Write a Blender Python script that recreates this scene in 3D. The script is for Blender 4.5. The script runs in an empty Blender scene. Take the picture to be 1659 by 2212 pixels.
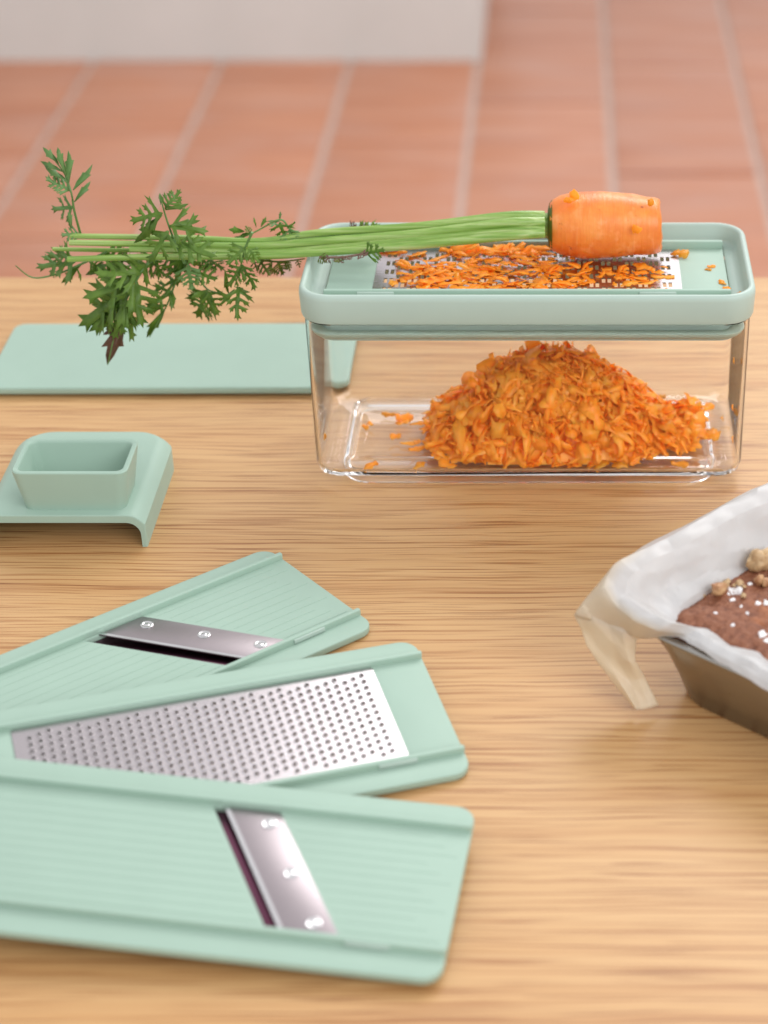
import bpy, bmesh, math, random
import numpy as np
from mathutils import Vector, Matrix, noise

R = math.radians
SC = bpy.context.scene
COL = SC.collection

# ---------------------------------------------------------------- camera
FPX, PX0, PY0, PITCH, CAMH = 4300., 1220., 1106., R(30.7), .588   # in a 1659 x 2212 picture
cd = bpy.data.cameras.new('camera')
cam = bpy.data.objects.new('camera', cd); COL.objects.link(cam); SC.camera = cam
cam.location = (0, 0, CAMH)
cam.rotation_euler = (R(90) - PITCH, 0, 0)
cd.sensor_fit = 'HORIZONTAL'; cd.sensor_width = 36
cd.lens = 36 * FPX / 1659
cd.shift_x = -(PX0 - 829.5) / 1659
cd.clip_start = .02; cd.clip_end = 60
cd.dof.use_dof = True; cd.dof.focus_distance = 1.10; cd.dof.aperture_fstop = 7.6

# ---------------------------------------------------------------- light
wd = bpy.data.worlds.new('World'); SC.world = wd; wd.use_nodes = True
bg = wd.node_tree.nodes['Background']
bg.inputs[0].default_value = (.985, .98, 1.0, 1); bg.inputs[1].default_value = .83

def area(name, loc, target, sx, sy, power, color):
    l = bpy.data.lights.new(name, 'AREA'); l.shape = 'RECTANGLE'; l.size = sx; l.size_y = sy
    l.energy = power; l.color = color
    o = bpy.data.objects.new(name, l); COL.objects.link(o); o.location = loc
    o.rotation_euler = (Vector(target) - Vector(loc)).to_track_quat('-Z', 'Y').to_euler()
    return o
area('window_light', (.95, 3.2, 2.3), (-.05, .95, 0), 2.3, 1.6, 60, (1, .985, .97))
area('side_window_light', (2.5, -1.9, 2.5), (.0, .98, .05), 3.0, 2.4, 88, (.98, .99, 1))

SC.view_settings.view_transform = 'Standard'; SC.view_settings.look = 'None'
SC.view_settings.exposure = .22; SC.view_settings.gamma = 1
SC.render.engine = 'CYCLES'
SC.cycles.use_denoising = True
SC.cycles.max_bounces = 32; SC.cycles.transmission_bounces = 16; SC.cycles.transparent_max_bounces = 24
SC.cycles.diffuse_bounces = 12; SC.cycles.glossy_bounces = 8
SC.cycles.caustics_refractive = True; SC.cycles.caustics_reflective = True
SC.cycles.sample_clamp_indirect = 15; SC.cycles.blur_glossy = 0

# ---------------------------------------------------------------- helpers
_c, _s = math.cos(PITCH), math.sin(PITCH)
def ray(x, y):
    u = (x - PX0) / FPX; v = (PY0 - y) / FPX
    return Vector((u, _c + v * _s, -_s + v * _c))
def at_z(x, y, z):                                  # survey: where a sight line meets height z
    d = ray(x, y); return Vector((0, 0, CAMH)) + d * ((z - CAMH) / d.z)
def at_y(x, y, Y):                                  # ... or distance Y
    d = ray(x, y); return Vector((0, 0, CAMH)) + d * (Y / d.y)

def wm(o):
    m = o.matrix_basis.copy()
    return wm(o.parent) @ m if o.parent else m

def finish(o, mat, parent, smooth, angle=40):
    me = o.data
    if mat is not None:
        me.materials.clear(); me.materials.append(mat)
    if smooth:
        me.polygons.foreach_set('use_smooth', [True] * len(me.polygons))
        me.set_sharp_from_angle(angle=R(angle))
    COL.objects.link(o)
    if parent: o.parent = parent
    return o

def mo(name, vs, fs, mat, parent=None, smooth=True, world=False, angle=40):
    me = bpy.data.meshes.new(name)
    vs = [Vector(v) for v in vs]
    if world and parent is not None:
        inv = wm(parent).inverted(); vs = [inv @ v for v in vs]
    me.from_pydata([tuple(v) for v in vs], [], fs)
    bm = bmesh.new(); bm.from_mesh(me); bmesh.ops.recalc_face_normals(bm, faces=bm.faces); bm.to_mesh(me); bm.free()
    return finish(bpy.data.objects.new(name, me), mat, parent, smooth, angle)

def thing(name, label, cat, loc=(0, 0, 0), rot=(0, 0, 0), group=None):
    o = bpy.data.objects.new(name, None); COL.objects.link(o)
    o.location = loc; o.rotation_euler = rot; o.empty_display_size = .02
    return tag(o, label, cat, group)
def tag(o, label=None, cat=None, group=None, kind=None):
    if label: o['label'] = label
    if cat: o['category'] = cat
    if group: o['group'] = group
    if kind: o['kind'] = kind
    return o

def rr(hx, hy, r, cx=0, cy=0, n=6):
    r = max(min(r, hx - 1e-5, hy - 1e-5), 1e-5); out = []
    for qx, qy, a0 in ((1, -1, -90), (1, 1, 0), (-1, 1, 90), (-1, -1, 180)):
        for k in range(n + 1):
            a = R(a0 + 90 * k / n)
            out.append((cx + qx * (hx - r) + r * math.cos(a), cy + qy * (hy - r) + r * math.sin(a)))
    return out

def loft(rings, cap0=False, cap1=False, closed=False):
    n = len(rings[0]); vs = [p for r in rings for p in r]; fs = []
    m = len(rings)
    for i in range(m if closed else m - 1):
        a, b = i * n, ((i + 1) % m) * n
        for k in range(n):
            k2 = (k + 1) % n
            fs.append((a + k, a + k2, b + k2, b + k))
    if cap0: fs.append(tuple(range(n))[::-1])
    if cap1: fs.append(tuple(range((m - 1) * n, m * n)))
    return vs, fs

def rrloft(prof, cx, cy, n=8, **kw):                # prof: (hx, hy, r, z)
    return loft([[(x, y, z) for x, y in rr(hx, hy, r, cx, cy, n)] for hx, hy, r, z in prof], **kw)

def slab(name, loops, z0, z1, bev, mat, parent=None, res=2, angle=40):
    cu = bpy.data.curves.new('tmp', 'CURVE'); cu.dimensions = '2D'; cu.fill_mode = 'BOTH'
    for lp in loops:
        sp = cu.splines.new('POLY'); sp.points.add(len(lp) - 1); sp.use_cyclic_u = True
        for q, (x, y) in zip(sp.points, lp): q.co = (x, y, 0, 1)
    cu.extrude = (z1 - z0) / 2 - bev; cu.bevel_depth = bev; cu.bevel_resolution = res; cu.offset = -bev
    t = bpy.data.objects.new('tmp', cu)
    me = bpy.data.meshes.new_from_object(t); me.name = name
    bpy.data.objects.remove(t); bpy.data.curves.remove(cu)
    me.transform(Matrix.Translation((0, 0, (z0 + z1) / 2)))
    bm = bmesh.new(); bm.from_mesh(me); bmesh.ops.remove_doubles(bm, verts=bm.verts, dist=1e-6)
    bmesh.ops.recalc_face_normals(bm, faces=bm.faces); bm.to_mesh(me); bm.free()
    return finish(bpy.data.objects.new(name, me), mat, parent, True, angle)

def catmull(P, n):
    P = [Vector(p) for p in P]; out = []
    for i in range(len(P) - 1):
        a, b, c, d = P[max(i - 1, 0)], P[i], P[i + 1], P[min(i + 2, len(P) - 1)]
        for k in range(n):
            t = k / n
            out.append(.5 * ((2 * b) + (c - a) * t + (2 * a - 5 * b + 4 * c - d) * t * t + (3 * b - a - 3 * c + d) * t ** 3))
    out.append(P[-1]); return out

def tube(path, rad, n=8, ribs=0, flat=1.):
    path = [Vector(p) for p in path]; rings = []
    up = Vector((0, 0, 1))
    for i, p in enumerate(path):
        t = (path[min(i + 1, len(path) - 1)] - path[max(i - 1, 0)]).normalized()
        s = t.cross(up).normalized(); u = s.cross(t)
        r = rad[i] if hasattr(rad, '__len__') else rad
        rings.append([p + (s * math.cos(2 * math.pi * k / n) + u * flat * math.sin(2 * math.pi * k / n)) * r * (1 + (ribs if k % 2 else 0)) for k in range(n)])
    return loft(rings, True, True)

class Acc:
    def __init__(s): s.v = []; s.f = []
    def add(s, vf):
        o = len(s.v); s.v += [tuple(q) for q in vf[0]]; s.f += [tuple(i + o for i in f) for f in vf[1]]
    def box(s, x0, x1, y0, y1, z0, z1):
        s.add(([(x, y, z) for z in (z0, z1) for y in (y0, y1) for x in (x0, x1)],
               [(0, 2, 3, 1), (4, 5, 7, 6), (0, 1, 5, 4), (2, 6, 7, 3), (0, 4, 6, 2), (1, 3, 7, 5)]))

# ---------------------------------------------------------------- materials
def nt(name):
    m = bpy.data.materials.new(name); m.use_nodes = True
    return m, m.node_tree, m.node_tree.nodes['Principled BSDF']
def N(t, kind, **kw):
    n = t.nodes.new(kind)
    for k, v in kw.items(): setattr(n, k, v)
    return n
def coords(t, scale, vec=None):
    mp = N(t, 'ShaderNodeMapping'); mp.inputs['Scale'].default_value = scale
    if vec is None:
        tc = N(t, 'ShaderNodeTexCoord'); vec = tc.outputs['Object']
    t.links.new(vec, mp.inputs['Vector']); return mp.outputs[0]
def noisetex(t, scale, vec, detail=4, rough=.55, dist=0):
    n = N(t, 'ShaderNodeTexNoise'); n.inputs['Scale'].default_value = scale; n.inputs['Detail'].default_value = detail
    n.inputs['Roughness'].default_value = rough; n.inputs['Distortion'].default_value = dist
    t.links.new(vec, n.inputs['Vector']); return n.outputs['Fac']
def ramp(t, fac, stops):
    r = N(t, 'ShaderNodeValToRGB'); e = r.color_ramp.elements
    while len(e) < len(stops): e.new(.5)
    for el, (p, c) in zip(e, stops):
        el.position = p; el.color = (*c, 1) if len(c) == 3 else c
    t.links.new(fac, r.inputs[0]); return r.outputs[0]
def mix(t, fac, a, b, mode='MIX'):
    n = N(t, 'ShaderNodeMix', data_type='RGBA', blend_type=mode)
    for sock, v in ((n.inputs[0], fac), (n.inputs[6], a), (n.inputs[7], b)):
        if isinstance(v, (int, float)): sock.default_value = v
        elif isinstance(v, tuple): sock.default_value = (*v, 1)
        else: t.links.new(v, sock)
    return n.outputs[2]
def bump(t, b, h, strength, dist):
    n = N(t, 'ShaderNodeBump'); n.inputs['Strength'].default_value = strength; n.inputs['Distance'].default_value = dist
    t.links.new(h, n.inputs['Height']); t.links.new(n.outputs[0], b.inputs['Normal'])

def plastic(name, col, rough=.5, sss=.0):
    m, t, b = nt(name); v = coords(t, (1, 1, 1))
    n1 = noisetex(t, 40, v, 3)
    c = mix(t, n1, tuple(q * .96 for q in col), tuple(min(1, q * 1.04) for q in col))
    t.links.new(c, b.inputs['Base Color'])
    r = N(t, 'ShaderNodeMapRange'); r.inputs[3].default_value = rough - .05; r.inputs[4].default_value = rough + .08
    t.links.new(noisetex(t, 90, v, 4), r.inputs[0]); t.links.new(r.outputs[0], b.inputs['Roughness'])
    bump(t, b, noisetex(t, 2600, v, 2), .06, .0002)
    b.inputs['IOR'].default_value = 1.40
    if sss:
        b.inputs['Subsurface Weight'].default_value = sss; b.inputs['Subsurface Radius'].default_value = (.6, 1, .8); b.inputs['Subsurface Scale'].default_value = .002
    return m
M = {}
M['mint'] = plastic('mint_plastic', (0.323, 0.449, 0.369))
M['mint2'] = plastic('mint_frame_plastic', (0.408, 0.508, 0.448), .38)
M['seal'] = plastic('grey_green_seal', (.361, .447, .370), .45)

def oak():
    m, t, b = nt('oak_wood')
    tc = N(t, 'ShaderNodeTexCoord')
    warp = N(t, 'ShaderNodeTexNoise'); warp.inputs['Scale'].default_value = 1; warp.inputs['Detail'].default_value = 2
    t.links.new(coords(t, (7, 18, 1), tc.outputs['Object']), warp.inputs['Vector'])
    wa = N(t, 'ShaderNodeVectorMath', operation='MULTIPLY_ADD')
    t.links.new(warp.outputs['Color'], wa.inputs[0]); wa.inputs[1].default_value = (0, .009, 0); t.links.new(tc.outputs['Object'], wa.inputs[2])
    v = wa.outputs[0]
    broad = noisetex(t, 1, coords(t, (1.5, 14, 1), v), 3)
    band = noisetex(t, 1, coords(t, (1.8, 85, 1), v), 5, .6)
    fine = noisetex(t, 1, coords(t, (8, 560, 1), v), 2, .5)
    pore = noisetex(t, 1, coords(t, (14, 900, 1), v), 1, .5)
    c1 = ramp(t, band, [(.27, (.42, .198, .070)), (.42, (.51, .280, .110)), (.58, (.555, .326, .140)), (.78, (.505, .282, .114))])
    c2 = mix(t, ramp(t, broad, [(.35, (0, 0, 0)), (.7, (.5, .5, .5))]), c1, (.58, .365, .170))
    c3 = mix(t, .9, c2, ramp(t, fine, [(.37, (.66, .50, .37)), (.46, (.98, .97, .96)), (.75, (1.06, 1.06, 1.06))]), 'MULTIPLY')
    c4 = mix(t, .85, c3, ramp(t, pore, [(.33, (.52, .36, .24)), (.39, (1, 1, 1))]), 'MULTIPLY')
    t.links.new(c4, b.inputs['Base Color'])
    b.inputs['Roughness'].default_value = .46
    bump(t, b, fine, .12, .0006)
    return m
M['oak'] = oak()

def terracotta():
    m, t, b = nt('terracotta')
    tc = N(t, 'ShaderNodeTexCoord'); oi = N(t, 'ShaderNodeObjectInfo')
    ad = N(t, 'ShaderNodeVectorMath', operation='MULTIPLY_ADD'); t.links.new(oi.outputs['Location'], ad.inputs[0]); ad.inputs[1].default_value = (3.1, 5.3, 0); t.links.new(tc.outputs['Object'], ad.inputs[2])
    st = noisetex(t, 1, coords(t, (2.5, 26, 1), ad.outputs[0]), 4, .6)
    bl = noisetex(t, 1, coords(t, (4, 9, 1), ad.outputs[0]), 3)
    c = ramp(t, st, [(.3, (.385, .142, .072)), (.5, (.45, .185, .10)), (.72, (.51, .245, .155))])
    c = mix(t, ramp(t, bl, [(.45, (0, 0, 0)), (.75, (.473, .473, .473))]), c, (.447, .258, .202))
    c = mix(t, .35, c, ramp(t, oi.outputs['Random'], [(0, (.85, .8, .78)), (1, (1.1, 1.1, 1.1))]), 'MULTIPLY')
    t.links.new(c, b.inputs['Base Color']); b.inputs['Roughness'].default_value = .42
    bump(t, b, st, .3, .002)
    return m
M['tile'] = terracotta()
def simple(name, c0, c1, rough, nscale, metal=0, bstr=0, bdist=.001, detail=4):
    m, t, b = nt(name); v = coords(t, (1, 1, 1)); f = noisetex(t, nscale, v, detail)
    t.links.new(ramp(t, f, [(.3, c0), (.7, c1)]), b.inputs['Base Color'])
    b.inputs['Roughness'].default_value = rough; b.inputs['Metallic'].default_value = metal
    if bstr: bump(t, b, f, bstr, bdist)
    return m
M['grout'] = simple('grout', (.46, .345, .295), (.52, .40, .345), .8, 30, bstr=.3)
M['wall'] = simple('white_paint', (.60, .605, .58), (.64, .645, .62), .6, 6)

def steel(name, col, rough, aniso=(60, 900, 1)):
    m, t, b = nt(name)
    b.inputs['Metallic'].default_value = 1; b.inputs['Base Color'].default_value = (*col, 1)
    f = noisetex(t, 1, coords(t, aniso), 3)
    r = N(t, 'ShaderNodeMapRange'); r.inputs[3].default_value = rough * .8; r.inputs[4].default_value = rough * 1.25
    t.links.new(f, r.inputs[0]); t.links.new(r.outputs[0], b.inputs['Roughness'])
    bump(t, b, f, .05, .0002)
    return m
M['steel'] = steel('brushed_steel', (.37, .325, .34), .34)
M['steel2'] = steel('punched_steel', (.47, .435, .445), .25)
M['rivet'] = steel('polished_rivet', (.66, .65, .66), .18)
M['gapshade'] = steel('painted_gap_shade', (.15, .055, .09), .3)  # dark maroon tone standing in for shade inside the blade openings
M['tin'] = steel('baking_tin_steel', (.37, .355, .33), .3, (300, 300, 300))

def clear():
    m, t, b = nt('clear_plastic')
    b.inputs['Base Color'].default_value = (1, 1, 1, 1)
    b.inputs['Transmission Weight'].default_value = 1; b.inputs['Roughness'].default_value = .0; b.inputs['IOR'].default_value = 1.30
    f = noisetex(t, 14, coords(t, (1, 1, 1)), 2); bump(t, b, f, .03, .002)
    return m
M['clear'] = clear()

def leafy(name, cols, rough, trans, nscale=120):
    m = bpy.data.materials.new(name); m.use_nodes = True; t = m.node_tree; b = t.nodes['Principled BSDF']; out = t.nodes['Material Output']
    oi = N(t, 'ShaderNodeObjectInfo')
    f = noisetex(t, nscale, coords(t, (1, 1, 1)), 3)
    c = ramp(t, f, [(.3, cols[0]), (.7, cols[1])])
    c = mix(t, .6, c, ramp(t, oi.outputs['Random'], [(0, (.75, .8, .7)), (1, (1.2, 1.15, 1.1))]), 'MULTIPLY')
    t.links.new(c, b.inputs['Base Color']); b.inputs['Roughness'].default_value = rough
    tr = N(t, 'ShaderNodeBsdfTranslucent'); t.links.new(c, tr.inputs[0])
    ms = N(t, 'ShaderNodeMixShader'); ms.inputs[0].default_value = trans
    t.links.new(b.outputs[0], ms.inputs[1]); t.links.new(tr.outputs[0], ms.inputs[2]); t.links.new(ms.outputs[0], out.inputs[0])
    return m
M['leaf'] = leafy('carrot_leaf', ((.13, .25, .038), (.24, .40, .075)), .42, .52)
M['leafpale'] = leafy('pale_carrot_leaf', ((.147, .294, .083), (.221, .386, .138)), .42, .4)
M['leafolive'] = leafy('olive_carrot_leaf', ((.10, .15, .02), (.18, .22, .03)), .5, .35)
M['leafbrown'] = leafy('withered_carrot_leaf', ((.13, .055, .03), (.24, .15, .12)), .6, .25)
M['flake'] = leafy('carrot_flake', ((1.0, .43, .020), (1.0, .61, .085)), .27, .50, 90)

M['core'] = simple('carrot_pulp', (1.0, .42, .05), (1.0, .54, .09), .5, 200)
def stalkmat():
    m, t, b = nt('carrot_stalk')
    f = noisetex(t, 1, coords(t, (8, 500, 500)), 3)
    c = ramp(t, f, [(.3, (.142, .271, .038)), (.5, (.237, .375, .081)), (.72, (.399, .503, .199))])
    t.links.new(c, b.inputs['Base Color']); b.inputs['Roughness'].default_value = .35
    b.inputs['Subsurface Weight'].default_value = .25; b.inputs['Subsurface Scale'].default_value = .003; b.inputs['Subsurface Radius'].default_value = (.5, 1, .2)
    bump(t, b, f, .4, .0006)
    return m
M['stalk'] = stalkmat()
def rootmat():
    m, t, b = nt('carrot_skin')
    v0 = coords(t, (1, 1, 1))
    rings = noisetex(t, 1, coords(t, (520, 60, 60)), 3)
    blot = noisetex(t, 55, v0, 4); pale = noisetex(t, 95, v0, 3)
    c = ramp(t, blot, [(.3, (.684, .142, .017)), (.5, (.779, .214, .028)), (.72, (.817, .294, .052))])
    c = mix(t, ramp(t, rings, [(.58, (0, 0, 0)), (.78, (.35, .35, .35))]), c, (.88, .42, .17))
    c = mix(t, ramp(t, pale, [(.56, (0, 0, 0)), (.68, (.5, .5, .5))]), c, (.88, .38, .14))
    c = mix(t, ramp(t, noisetex(t, 200, v0, 2), [(.25, (1, 1, 1)), (.31, (0, 0, 0))]), c, (.45, .10, .015))
    t.links.new(c, b.inputs['Base Color']); b.inputs['Roughness'].default_value = .36
    b.inputs['Subsurface Weight'].default_value = .3; b.inputs['Subsurface Scale'].default_value = .004; b.inputs['Subsurface Radius'].default_value = (1, .4, .1)
    bump(t, b, rings, .45, .0008)
    return m
M['root'] = rootmat()
def paper():
    """Baking paper, white; light shining through its corner and flap is painted on as cream (attribute backlit_tint)."""
    m = bpy.data.materials.new('baking_paper'); m.use_nodes = True; t = m.node_tree; b = t.nodes['Principled BSDF']; out = t.nodes['Material Output']
    at = N(t, 'ShaderNodeAttribute', attribute_name='backlit_tint'); w = at.outputs['Fac']
    f = noisetex(t, 60, coords(t, (1, 1, 1)), 5)
    ca = ramp(t, f, [(.3, (.68, .685, .70)), (.7, (.73, .735, .75))]); cb = ramp(t, f, [(.3, (.73, .64, .48)), (.7, (.79, .71, .56))])
    t.links.new(mix(t, w, ca, cb), b.inputs['Base Color']); b.inputs['Roughness'].default_value = .36
    vo = noisetex(t, 110, coords(t, (1, 1, 1)), 5); bump(t, b, vo, .12, .001)
    tr = N(t, 'ShaderNodeBsdfTranslucent'); t.links.new(mix(t, w, (.84, .80, .72), (.88, .73, .46)), tr.inputs[0])
    ms = N(t, 'ShaderNodeMixShader'); ms.inputs[0].default_value = .42
    t.links.new(b.outputs[0], ms.inputs[1]); t.links.new(tr.outputs[0], ms.inputs[2]); t.links.new(ms.outputs[0], out.inputs[0])
    return m
M['paper'] = paper()
def cakemat():
    m, t, b = nt('chocolate_cake')
    v = coords(t, (1, 1, 1)); f = noisetex(t, 260, v, 5, .6); g = noisetex(t, 60, v, 3)
    c = ramp(t, f, [(.3, (.129, .037, .015)), (.5, (.241, .082, .036)), (.7, (.318, .133, .069))])
    c = mix(t, ramp(t, g, [(.55, (0, 0, 0)), (.7, (.55, .55, .55))]), c, (.42, .14, .045))
    t.links.new(c, b.inputs['Base Color']); b.inputs['Roughness'].default_value = .6
    bump(t, b, f, .8, .003)
    return m
M['cake'] = cakemat()
M['sugar'] = simple('icing_sugar', (.84, .83, .84), (.9, .9, .9), .8, 400, bstr=.4)
M['nut'] = simple('walnut', (.30, .10, .035), (.62, .40, .20), .5, 120, bstr=.5, bdist=.003)
M['nutpale'] = simple('walnut_flesh', (.34, .19, .08), (.66, .48, .27), .5, 160, bstr=.4, bdist=.002)

# ================================================================ SETTING
# table top
o = slab('table_top', [rr(.9, .662, .004, 0, 1.324 - .662)], -.032, 0, .003, M['oak'])
tag(o, 'oak table top with straight grain', None, kind='structure')
# tiled floor
FZ = -.74
o = mo('floor', [(-4, .5, FZ - .006), (4, .5, FZ - .006), (4, 9, FZ - .006), (-4, 9, FZ - .006)], [(0, 1, 2, 3)], M['grout'])
tag(o, 'grouted floor of terracotta tiles', None, kind='structure'); FLOOR = o
TW, TL, GJ = .271, .62, .0140
tb = slab('tile', [rr((TW - GJ) / 2, (TL - .006) / 2, .006)], -.012, .0, .002, M['tile'], FLOOR, 1)
tb.location = (.087 + TW / 2, 2.2, FZ)
rng = random.Random(4)
first = True
for i in range(-9, 5):
    for j in range(0, 8):
        if first: t_ = tb; first = False
        else:
            t_ = tb.copy(); COL.objects.link(t_); t_.parent = FLOOR
        t_.location = (.087 + TW * (i + .5), 1.9 + j * TL + (i * .37 % 1) * TL, FZ + rng.uniform(-.001, .001))
# white wall end
ww = slab('white_wall', [rr(1.6, .30, .004, -.176 - 1.6, 4.105 + .30, 3)], FZ - .005, FZ + 1.25, .003, M['wall'])
tag(ww, 'white wall block standing on the tiles in the background', None, kind='structure')

# ================================================================ CLEAR CONTAINER, LID, COARSE GRATER
CX, CY = -.0213, 1.0710
box = thing('storage_container', 'clear plastic box holding grated carrot, under the mint lid', 'container', (CX, CY, 0))
hw, hd = .1262, .0515
prof = [(hw - .012, hd - .012, .008, .0045), (hw - .005, hd - .005, .012, .0048), (hw - .0014, hd - .0014, .0145, .0068), (hw, hd, .0155, .0115), (hw + .0008, hd + .0012, .016, .1035),
        (hw + .0007, hd + .0011, .016, .1055), (hw - .0005, hd - .0001, .0150, .1055), (hw - .0006, hd - .0002, .0148, .1035),
        (hw - .0015, hd - .0015, .0140, .0125), (hw - .0030, hd - .0030, .012, .0092), (hw - .0075, hd - .0075, .010, .0078), (hw - .013, hd - .013, .008, .0076),
        (hw - .0145, hd - .0145, .008, .0088), (hw - .0175, hd - .0175, .007, .0088), (hw - .019, hd - .019, .007, .0073), (hw - .0245, hd - .0245, .006, .0073), (hw - .026, hd - .026, .006, .0066)]
v, f = rrloft(prof, 0, 0, 8, cap0=True, cap1=True)
mo('box_wall', v, f, M['clear'], box, angle=50)
fp = [(.1105, .0480, .016, .0049), (.1105, .0480, .016, .001), (.1098, .0473, .0155, .0002), (.1078, .0453, .0145, .0002), (.1070, .0445, .014, .001), (.1070, .0445, .014, .0049)]
v, f = rrloft(fp, 0, 0, 8, closed=True)
mo('foot_ridge', v, f, M['clear'], box, angle=50)

lid = thing('lid_frame', 'mint green lid frame with raised rim closing the clear box', 'lid', (CX, CY, .104))
LW, LD = .1290, .0543
def lz(p): return [(a, b, r, z - .10) for a, b, r, z in p]
prof = lz([(.1175, .0445, .006, .1035), (LW - .003, LD - .003, .015, .1022), (LW - .0008, LD - .0008, .017, .1026), (LW - .0002, LD - .0002, .0175, .1042), (LW + .0004, LD + .0004, .018, .1165), (LW + .0001, LD + .0001, .018, .1186),
        (LW - .0008, LD - .0008, .017, .1199), (LW - .0018, LD - .0018, .0165, .1203), (LW - .0030, LD - .0030, .0155, .1200), (LW - .0037, LD - .0037, .015, .1188),
        (LW - .0046, LD - .0046, .014, .1115), (LW - .0060, LD - .0060, .0125, .1093), (LW - .0085, LD - .0074, .011, .1086), (.1168, .0465, .003, .1086), (.1165, .0463, .003, .1083)])
v, f = rrloft(prof, 0, 0, 8, closed=True)
mo('rim_frame', v, f, M['mint2'], lid, angle=50)
prof = lz([(.1180, .0435, .010, .1030), (.1180, .0435, .010, .0940), (.1215, .0472, .012, .0925), (.1200, .0460, .011, .0890), (.1150, .0410, .009, .0885), (.1150, .0410, .009, .1030)])
v, f = rrloft(prof, 0, 0, 8, closed=True)
mo('plug_wall', v, f, M['mint2'], lid, angle=30)
prof = lz([(.1185, .0440, .010, .0945), (.1234, .0490, .0135, .0952), (.1244, .0500, .014, .0945), (.1236, .0494, .0135, .0926), (.1220, .0480, .012, .0910), (.1195, .0460, .012, .0908)])
v, f = rrloft(prof, 0, 0, 8, closed=True)
mo('seal_ring', v, f, M['seal'], lid, angle=60)

def rail(name, u0, u1, v0, v1, z0, z1, mat, parent):
    return slab(name, [rr((u1 - u0) / 2, (v1 - v0) / 2, .0007, (u0 + u1) / 2, (v0 + v1) / 2, 2)], z0, z1, .0007, mat, parent, 2)

cg = thing('coarse_grater_insert', 'mint insert with slotted steel grating sheet, fitted in the lid', 'grater', (CX, CY, .1128))
IH, IW = .1155, .0458
slab('insert_plate', [rr(IH, IW, .003), rr(.0835, .0265, .001)], 0, .0032, .0004, M['mint'], cg)
for sg in (-1, 1):
    y0, y1 = (.0318, .0346) if sg > 0 else (-.0385, -.0357)
    r_ = rail('side_rail', -IH, IH, y0, y1, .0028, .0080, M['mint'], cg)
    if sg < 0:
        for xx in (-.086, .074):
            slab('grip_lug', [rr(.0105, .0006, .0005, xx, -.0388, 2)], .004, .0072, .0003, M['mint2'], r_, 1)
# steel sheet with paired slots
def slotted(u0, u1, v0, v1, z0, z1):
    A = Acc(); pitch = .0070; sw = .0021; row = .0122; sl = .0064
    ncol = int((u1 - u0 - .008) / pitch); start = u0 + (u1 - u0 - (ncol - 1) * pitch) / 2
    cuts = [u0]; kinds = []
    for c in range(ncol):
        xc = start + c * pitch
        for k in (-1, 1):
            a, b_ = xc + k * .00165 - sw / 2, xc + k * .00165 + sw / 2
            cuts.append(a); kinds.append(None); cuts.append(b_); kinds.append(c % 2)
    cuts.append(u1); kinds.append(None)
    for i, kd in enumerate(kinds):
        a, b_ = cuts[i], cuts[i + 1]
        if kd is None: A.box(a, b_, v0, v1, z0, z1); continue
        y = v0; q = v0 + (.0035 if kd == 0 else .0035 + row / 2)
        if kd == 1 : pass
        while q + sl < v1 - .002:
            A.box(a, b_, y, q, z0, z1); y = q + sl; q += row
        A.box(a, b_, y, v1, z0, z1)
    return A
A = slotted(-.0888, .0885, -.0338, .0300, .0030, .0036)
mo('steel_sheet', A.v, A.f, M['steel2'], cg, smooth=False)

# ---------------------------------------------------------------- carrot
CARZ, CARY = .1378, 1.0872
car = thing('carrot', 'part grated carrot with long green stalks lying across the lid', 'carrot', (-.0095, CARY, CARZ))
rng = random.Random(11)
rings = []
X0, X1 = -.0096, .0558
stations = [(0, .0070), (.0002, .0105), (.0010, .0132), (.003, .0152), (.007, .0170), (.012, .0181), (.02, .0190), (.03, .0192), (.04, .0188), (.05, .0182), (.058, .0176), (.063, .0170), (.0655, .0160), (.0662, .0140), (.0655, .010), (.0650, .005), (.0648, .0008)]
for d, r in stations:
    ring = []
    for k in range(40):
        a = 2 * math.pi * k / 40
        q = Vector((X0 + d, math.cos(a), math.sin(a)))
        n1 = noise.noise(Vector((d * 130, math.cos(a) * 2, math.sin(a) * 2))) * .0005 + noise.noise(Vector((d * 45 + 7, math.cos(a) * 1.5, math.sin(a) * 1.5))) * .0008
        rr_ = r + n1 * min(1, r / .01)
        xo = 0
        if d > .055: xo = noise.noise(Vector((math.cos(a) * 1.7, math.sin(a) * 1.7, 3 + d * 20))) * .0016 - .0012 * math.sin(a)
        if d > .045: rr_ *= 1 - .05 * max(0, math.sin(a)) * (d - .045) / .02
        ring.append((X0 + d + xo, CARY + .002 * (d / .066) + rr_ * math.cos(a), CARZ - .0008 * (d / .066) + rr_ * math.sin(a)))
    rings.append(ring)
v, f = loft(rings, True, True)
root = mo('root', v, f, M['root'], car, world=True, angle=60)
rng = random.Random(5)
def scrap(px, py, Y, size, name, parent, mat, seed):
    r2 = random.Random(seed); c = at_y(px, py, Y)
    bm = bmesh.new(); bmesh.ops.create_icosphere(bm, subdivisions=2, radius=1)
    vs = [c + Vector((q.co.x * size[0], q.co.y * size[1], q.co.z * size[2])) * (1 + .45 * noise.noise(q.co * 1.7 + Vector((seed, 0, 0)))) for q in bm.verts]
    fs = [tuple(x.index for x in fc.verts) for fc in bm.faces]; bm.free()
    return mo(name, vs, fs, mat, parent, world=parent is not None)
for k, (px, py, Y, sz) in enumerate([(1240, 422, 1.0797, (.0028, .002, .0034)), (1228, 432, 1.0767, (.003, .0015, .002)), (1405, 437, 1.0767, (.0022, .002, .0022)), (1376, 496, 1.0684, (.0026, .0005, .0022)), (1370, 494, 1.0686, (.0012, .0005, .0028))]):
    scrap(px, py, Y, sz, 'peel_scrap', root, M['flake'], k + 1)
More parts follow.
